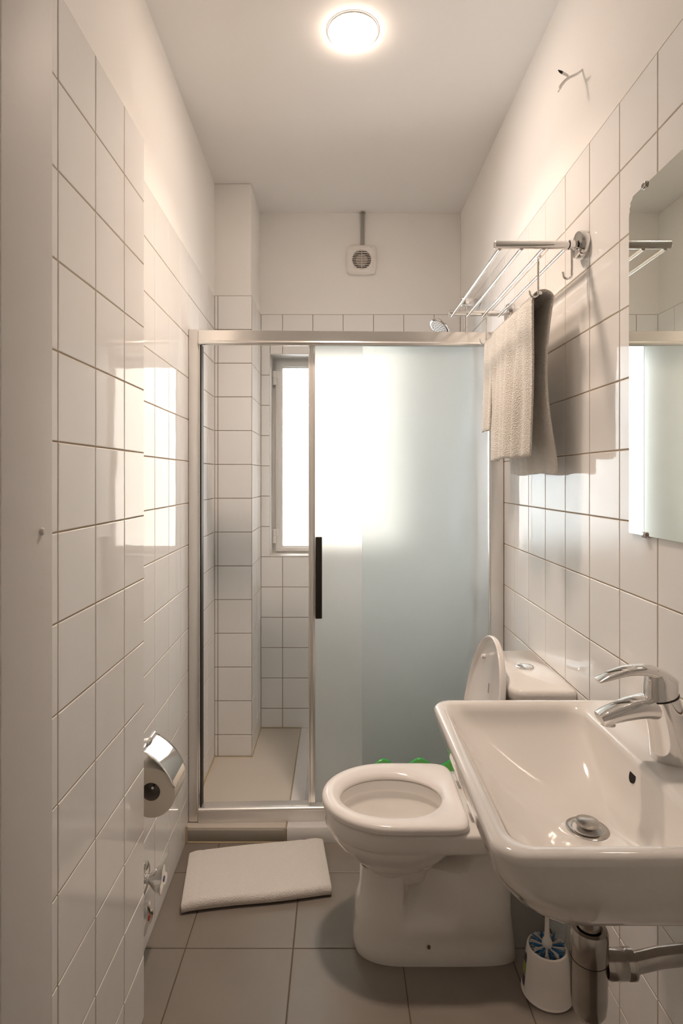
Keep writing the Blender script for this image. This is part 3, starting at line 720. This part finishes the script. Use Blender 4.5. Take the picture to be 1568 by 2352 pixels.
for (dx, dy) in ((.05, .45),):
    p = up(Vector((dx, TY + dy, .02))); q = up(Vector((dx, TY + dy, -.045)))
    MB().sweep([p, q], [.05, .04], 14).build('bumper', M['seat'], ld)
mb = MB()
for o_ in (0, .035):
    mb.sweep([up(Vector((.52, TY - .25 + o_, -.0))) - Vector((.012, 0, 0)), up(Vector((.36, TY - .20 + o_, -.0))) - Vector((.012, 0, 0))], .006, 6)
mb.build('maker_mark', M['conduit'], ld)
for dy in (-.55, .55):
    MB().lathe([(0.07, TY + dy - .16), (0.08, TY + dy - .15), (0.08, TY + dy + .15), (0.07, TY + dy + .16)], (2.40, 0, 2.72), 20, 'Y').build('hinge', M['seat'], to)
# cistern
CY0, CY1 = 9.86, 12.22
kc = [rrect(3.10, XR - .03, CY0 + .14, CY1 - .14, (.22, .05, .05, .22), 2.56), rrect(3.02, XR - .02, CY0 + .08, CY1 - .08, (.25, .04, .04, .25), 3.0), rrect(2.98, XR - .02, CY0 + .045, CY1 - .045, (.26, .04, .04, .26), 4.0), rrect(2.97, XR - .02, CY0 + .04, CY1 - .04, (.26, .04, .04, .26), 4.80)]
ct = MB().loft(lerp_rings(kc, 5)).build('cistern', M['ceramic'], to, angle=50)
kl = [rrect(2.97, XR - .012, CY0 + .03, CY1 - .03, (.27, .04, .04, .27), 4.80), rrect(2.94, XR - .008, CY0, CY1, (.29, .03, .03, .29), 4.815), rrect(2.93, XR - .006, CY0 - .01, CY1 + .01, (.30, .03, .03, .30), 4.90), rrect(2.945, XR - .01, CY0 + .005, CY1 - .005, (.29, .03, .03, .29), 4.965), rrect(3.0, XR - .03, CY0 + .06, CY1 - .06, (.25, .03, .03, .25), 5.0)]
cl = MB().loft(kl).build('cistern_lid', M['ceramic'], ct, angle=50)
fb = MB().lathe([(0.175, 4.995), (0.175, 5.02), (0.16, 5.03), (0.135, 5.025), (0.13, 5.012)], (3.55, 11.12, 0), 36).build('flush_button', M['chrome'], cl)
mb = MB().lathe([(0.128, 5.0), (0.128, 5.02), (0.12, 5.025), (0.001, 5.025)], (3.55, 11.12, 0), 36)
mb.box(3.545, 3.553, 11.0, 11.24, 5.02, 5.028, mi=0)
fb.parent = ct; fb.matrix_parent_inverse.identity()
mb.lathe([(0.175, 4.995), (0.175, 5.02), (0.16, 5.03), (0.135, 5.025), (0.13, 5.012)], (3.55, 11.12, 0), 36)
bpy.data.objects.remove(fb)
mb.build('flush_button', M['chrome'], ct)

# ------------------------------------------------------------------ green basin behind the toilet
gb = empty('plastic_tub', (1.65, 12.93, 0), 'bright green plastic tub with a wavy rim, on the floor behind the toilet', 'tub')
def gring(k, z, wav=0.0, n=96):
    out = []
    for j in range(n):
        a = 2 * PI * j / n; e = .7
        x = math.copysign(abs(math.cos(a)) ** e, math.cos(a)) * (.98 - k); y = math.copysign(abs(math.sin(a)) ** e, math.sin(a)) * (.44 - k)
        X = 1.66 + x
        out.append(Vector((X, 12.93 + y, z + wav * (math.cos((X - 1.02) * 2 * PI / .84) + (1.6 * (X - 1.95) if X > 1.95 else 0)))))
    return out
mb = MB(); mb.loft([gring(.16, 0.005), gring(.14, .03), gring(.05, 1.93, .02), gring(.02, 2.035, .11), gring(-.02, 2.055, .11), gring(-.03, 2.070, .11), gring(-.02, 2.085, .11), gring(.02, 2.090, .11), gring(.04, 2.075, .11)], True, False)
mb.build('outer_shell', M['green'], gb)
mb = MB(); mb.loft([gring(.04, 2.075, .11), gring(.07, 1.93, .02), gring(.17, .06)], False, True); mb.build('inner_lining', M['green_lt'], gb)

# ------------------------------------------------------------------ toilet brush
BX, BY = 3.50, 9.78
br = empty('toilet_brush', (BX, BY, 0), 'white toilet brush with blue bristles in its holder, on the floor under the washbasin', 'toilet brush')
mb = MB(); mb.lathe([(0.39, 0.004), (0.415, 0.01), (0.42, .03), (0.395, .06), (0.37, .40), (0.33, .72), (0.32, .755), (0.295, .77), (0.28, .745), (0.31, .4), (0.33, .06), (0.001, .05)], (BX, BY, 0), 48)
mb.build('holder', M['plastic'], br)
mb = MB()
for k, (z0_, z1_, mi) in enumerate(((.50, .64, 1), (.30, .48, 0), (.12, .28, 1))):
    for s in range(6):
        a0 = PI * .93 + s * .05; a1 = a0 + .05
        f = lambda z: .403 - .082 * z + .006
        mb.add([(BX + f(z) * math.cos(a), BY + f(z) * math.sin(a), z) for a, z in ((a0, z0_), (a1, z0_), (a1, z1_), (a0, z1_))], [[0, 1, 2, 3]], mi)
mb.build('sticker', [M['sticker'], M['sticker2']], br)
MB().lathe([(0.05, .15), (0.06, .74), (0.085, .78), (0.085, .85), (0.045, .93), (0.038, 1.1), (0.036, 2.1), (0.05, 2.2), (0.055, 2.5), (0.03, 2.56), (0.001, 2.57)], (BX, BY, 0), 20).build('handle', M['plastic'], br)
def tufts(mb, which):
    for ring_i, zz in enumerate((.77, .69, .60)):
        for k in range(16):
            blue = (k % 2 == 0)
            if blue != which: continue
            for q in range(9):
                a = 2 * PI * (k + ring_i * .35) / 16 + random.uniform(-.05, .05)
                r1 = .27 + random.uniform(-.02, .025)
                p = Vector((BX + .06 * math.cos(a), BY + .06 * math.sin(a), zz)); e = Vector((BX + r1 * math.cos(a + random.uniform(-.05, .05)), BY + r1 * math.sin(a), zz + random.uniform(-.03, .05)))
                mb.sweep([p, e], .0065, 4)
mb = MB(); tufts(mb, True); q = mb.build('blue_bristles', M['blue'], br, smooth=False); q['kind'] = 'stuff'
mb = MB(); tufts(mb, False); q = mb.build('white_bristles', M['bristle'], br, smooth=False); q['kind'] = 'stuff'

# ------------------------------------------------------------------ folded towel on the floor
c0, c1, c2, c3 = Vector((-3.10, 11.52, 0)), Vector((-.13, 12.02, 0)), Vector((-.35, 13.62, 0)), Vector((-3.34, 13.12, 0))
NXs, prof = 60, []
for k in range(26): prof.append((1 - k / 25 * .975, .055))                    # bottom layer, back -> front
for k in range(1, 12): a = -PI / 2 - PI * k / 12; prof.append((.025 + .035 * math.cos(a) * .9, .12 + .065 * math.sin(a)))
for k in range(26): prof.append((.025 + k / 25 * .985, .185))
rows = []
for i in range(NXs + 1):
    t = i / NXs; row = []
    for (s, z) in prof:
        f = c0.lerp(c1, t); b = c3.lerp(c2, t); f = f + Vector((0, -.0 + .02 * math.sin(t * 7), 0))
        p = f.lerp(b, s); e = (.0 if z < .1 else .015 * math.sin(t * 9 + s * 4))
        edge = 1 - .25 * max(0, 1 - min(t, 1 - t) * 18)
        band = -.012 if (abs(t - .1) < .012 or abs(t - .86) < .012) else 0
        row.append((p.x, p.y, (z + e * .4) * edge + (band if z > .1 else 0) + .004))
    rows.append(row)
mb = MB().loft(rows, False, False, closed=False)
bt = mb.build('folded_towel', M['mat_towel'], angle=180)
md = bt.modifiers.new('thick', 'SOLIDIFY'); md.thickness = 0.0135; md.offset = 0
md = bt.modifiers.new('sub', 'SUBSURF'); md.levels = 1; md.render_levels = 1
tag(bt, 'white bath towel folded flat on the grey floor tiles in front of the shower', 'towel')

# ------------------------------------------------------------------ paper holder + roll
ph = empty('paper_holder', (-3.4, 9.95, 4.1), 'chrome toilet paper holder with curved cover flap on the left wall', 'paper holder')
prof = catmull([(-3.24, 0, 4.12), (-3.13, 0, 4.07), (-2.98, 0, 3.96), (-2.84, 0, 3.81), (-2.74, 0, 3.64), (-2.68, 0, 3.47)], 5)
mb = MB(); n_ = len(prof)
rows = []
for k, p in enumerate(prof):
    t = k / (n_ - 1); ins = .10 * max(0, (t - .85) / .15) ** 2
    r_ = []
    for j in range(13):
        y = 9.56 + ins + (.74 - 2 * ins) * j / 12; r_.append((p.x, y, p.z))
    rows.append(r_)
mb.loft(rows, False, False, closed=False); fl_ = mb.build('cover_flap', M['chrome'], ph, angle=180)
md = fl_.modifiers.new('t', 'SOLIDIFY'); md.thickness = .0012
mb = MB(); mb.box(-3.36, -3.17, 9.84, 10.02, 4.04, 4.16, r=.02); mb.sweep([(-3.24, 9.57, 4.11), (-3.24, 10.29, 4.11)], .035, 14)
mb.sweep([(-3.30, 9.93, 4.08), (-3.32, 10.33, 4.0), (-3.32, 10.36, 3.5), (-3.2, 10.36, 3.45), (-3.08, 10.35, 3.45), (-3.08, 9.7, 3.45)], .022, 12)
mb.build('arm', M['chrome'], ph)
MB().lathe([(0.17, 0), (0.17, .03), (0.14, .05), (0.05, .055), (0.05, .2)], (XL(9.93) + .004, 9.93, 4.1), 28, 'X').build('wall_rosette', M['chrome'], ph)
tr_ = empty('toilet_roll', (-3.08, 9.95, 3.05), 'cream toilet paper roll hanging in the holder on the left wall', 'toilet roll')
def rollr(r, y, n=64):
    return [Vector((-3.08 + r * math.cos(2 * PI * j / n) * (1 if math.cos(2 * PI * j / n) > 0 else .96), y, 3.42 + r * math.sin(2 * PI * j / n) * (1.06 if math.sin(2 * PI * j / n) < 0 else 1))) for j in range(n)]
hole = lambda r, y, n=64: [Vector((-3.08 + r * math.cos(2 * PI * j / n), y, 3.43 + r * math.sin(2 * PI * j / n))) for j in range(n)]
MB().loft([hole(.15, 10.27), rollr(.395, 10.27), rollr(.40, 10.26), rollr(.40, 9.63), rollr(.393, 9.62), hole(.15, 9.62)], False, False).build('paper', M['paper'], tr_, angle=50)
MB().loft([hole(.15, 9.62), hole(.15, 10.27), hole(.143, 10.27), hole(.143, 9.62)], False, False).build('core', M['card'], tr_, angle=50)

# ------------------------------------------------------------------ angle valves on the left wall
def valve(y, z, dot, lab):
    v = empty('angle_valve', (XL(y), y, z), lab, 'valve', 'valves low on the left wall')
    x0 = XL(y) + .004
    MB().lathe([(0.28, 0), (0.28, .015), (0.24, .04), (0.08, .06), (0.08, .14)], (x0, y, z), 36, 'X').build('rosette', M['chrome'], v)
    def tri(r, x, ph_=PI / 2, n=36, k=.38):
        return [Vector((x, y + r * (1 + k * math.cos(3 * (2 * PI * j / n))) * math.cos(2 * PI * j / n + ph_) , z + r * (1 + k * math.cos(3 * (2 * PI * j / n))) * math.sin(2 * PI * j / n + ph_))) for j in range(n)]
    h = MB().loft(lerp_rings([tri(.08, x0 + .10, k=0), tri(.10, x0 + .14, k=.1), tri(.155, x0 + .25), tri(.19, x0 + .345), tri(.18, x0 + .36), tri(.10, x0 + .365)], 3)).build('handle', M['chrome'], v)
    MB().lathe([(0.05, x0 + .36), (0.05, x0 + .372), (0.001, x0 + .373)], (0, y, z), 20, 'X').build('colour_dot', dot, h)
valve(10.55, 1.36, M['blue_dot'], 'chrome angle valve with a blue dot, the farther one low on the left wall')
valve(9.66, 1.33, M['red_dot'], 'chrome angle valve with a red dot, the nearer one half hidden by the wall edge')

# ------------------------------------------------------------------ world, camera, render look
w = bpy.data.worlds.new('World'); scene.world = w; w.use_nodes = True
w.node_tree.nodes['Background'].inputs[0].default_value = (0.93, 0.97, 1.0, 1)
w.node_tree.nodes['Background'].inputs[1].default_value = 9.2
cam = bpy.data.cameras.new('Camera'); co = bpy.data.objects.new('Camera', cam); col.objects.link(co)
co.location = (0, 0, 8.6 * T); co.rotation_euler = (PI / 2, 0, 0)
cam.sensor_fit = 'HORIZONTAL'; cam.sensor_width = 36; cam.lens = 36 * 1341 / 1568
cam.shift_x = 8 / 1568; cam.shift_y = -78 / 1568; cam.clip_start = 0.02
scene.camera = co
vs = scene.view_settings
vs.view_transform = 'Standard'; vs.look = 'None'; vs.gamma = 1; vs.exposure = 0.56; vs.use_curve_mapping = False
cy = scene.cycles
cy.use_denoising = True; cy.use_adaptive_sampling = True; cy.adaptive_threshold = 0.03; cy.max_bounces = 10; cy.diffuse_bounces = 5; cy.glossy_bounces = 5; cy.transmission_bounces = 8
cy.sample_clamp_indirect = 8; cy.caustics_refractive = True; cy.caustics_reflective = False
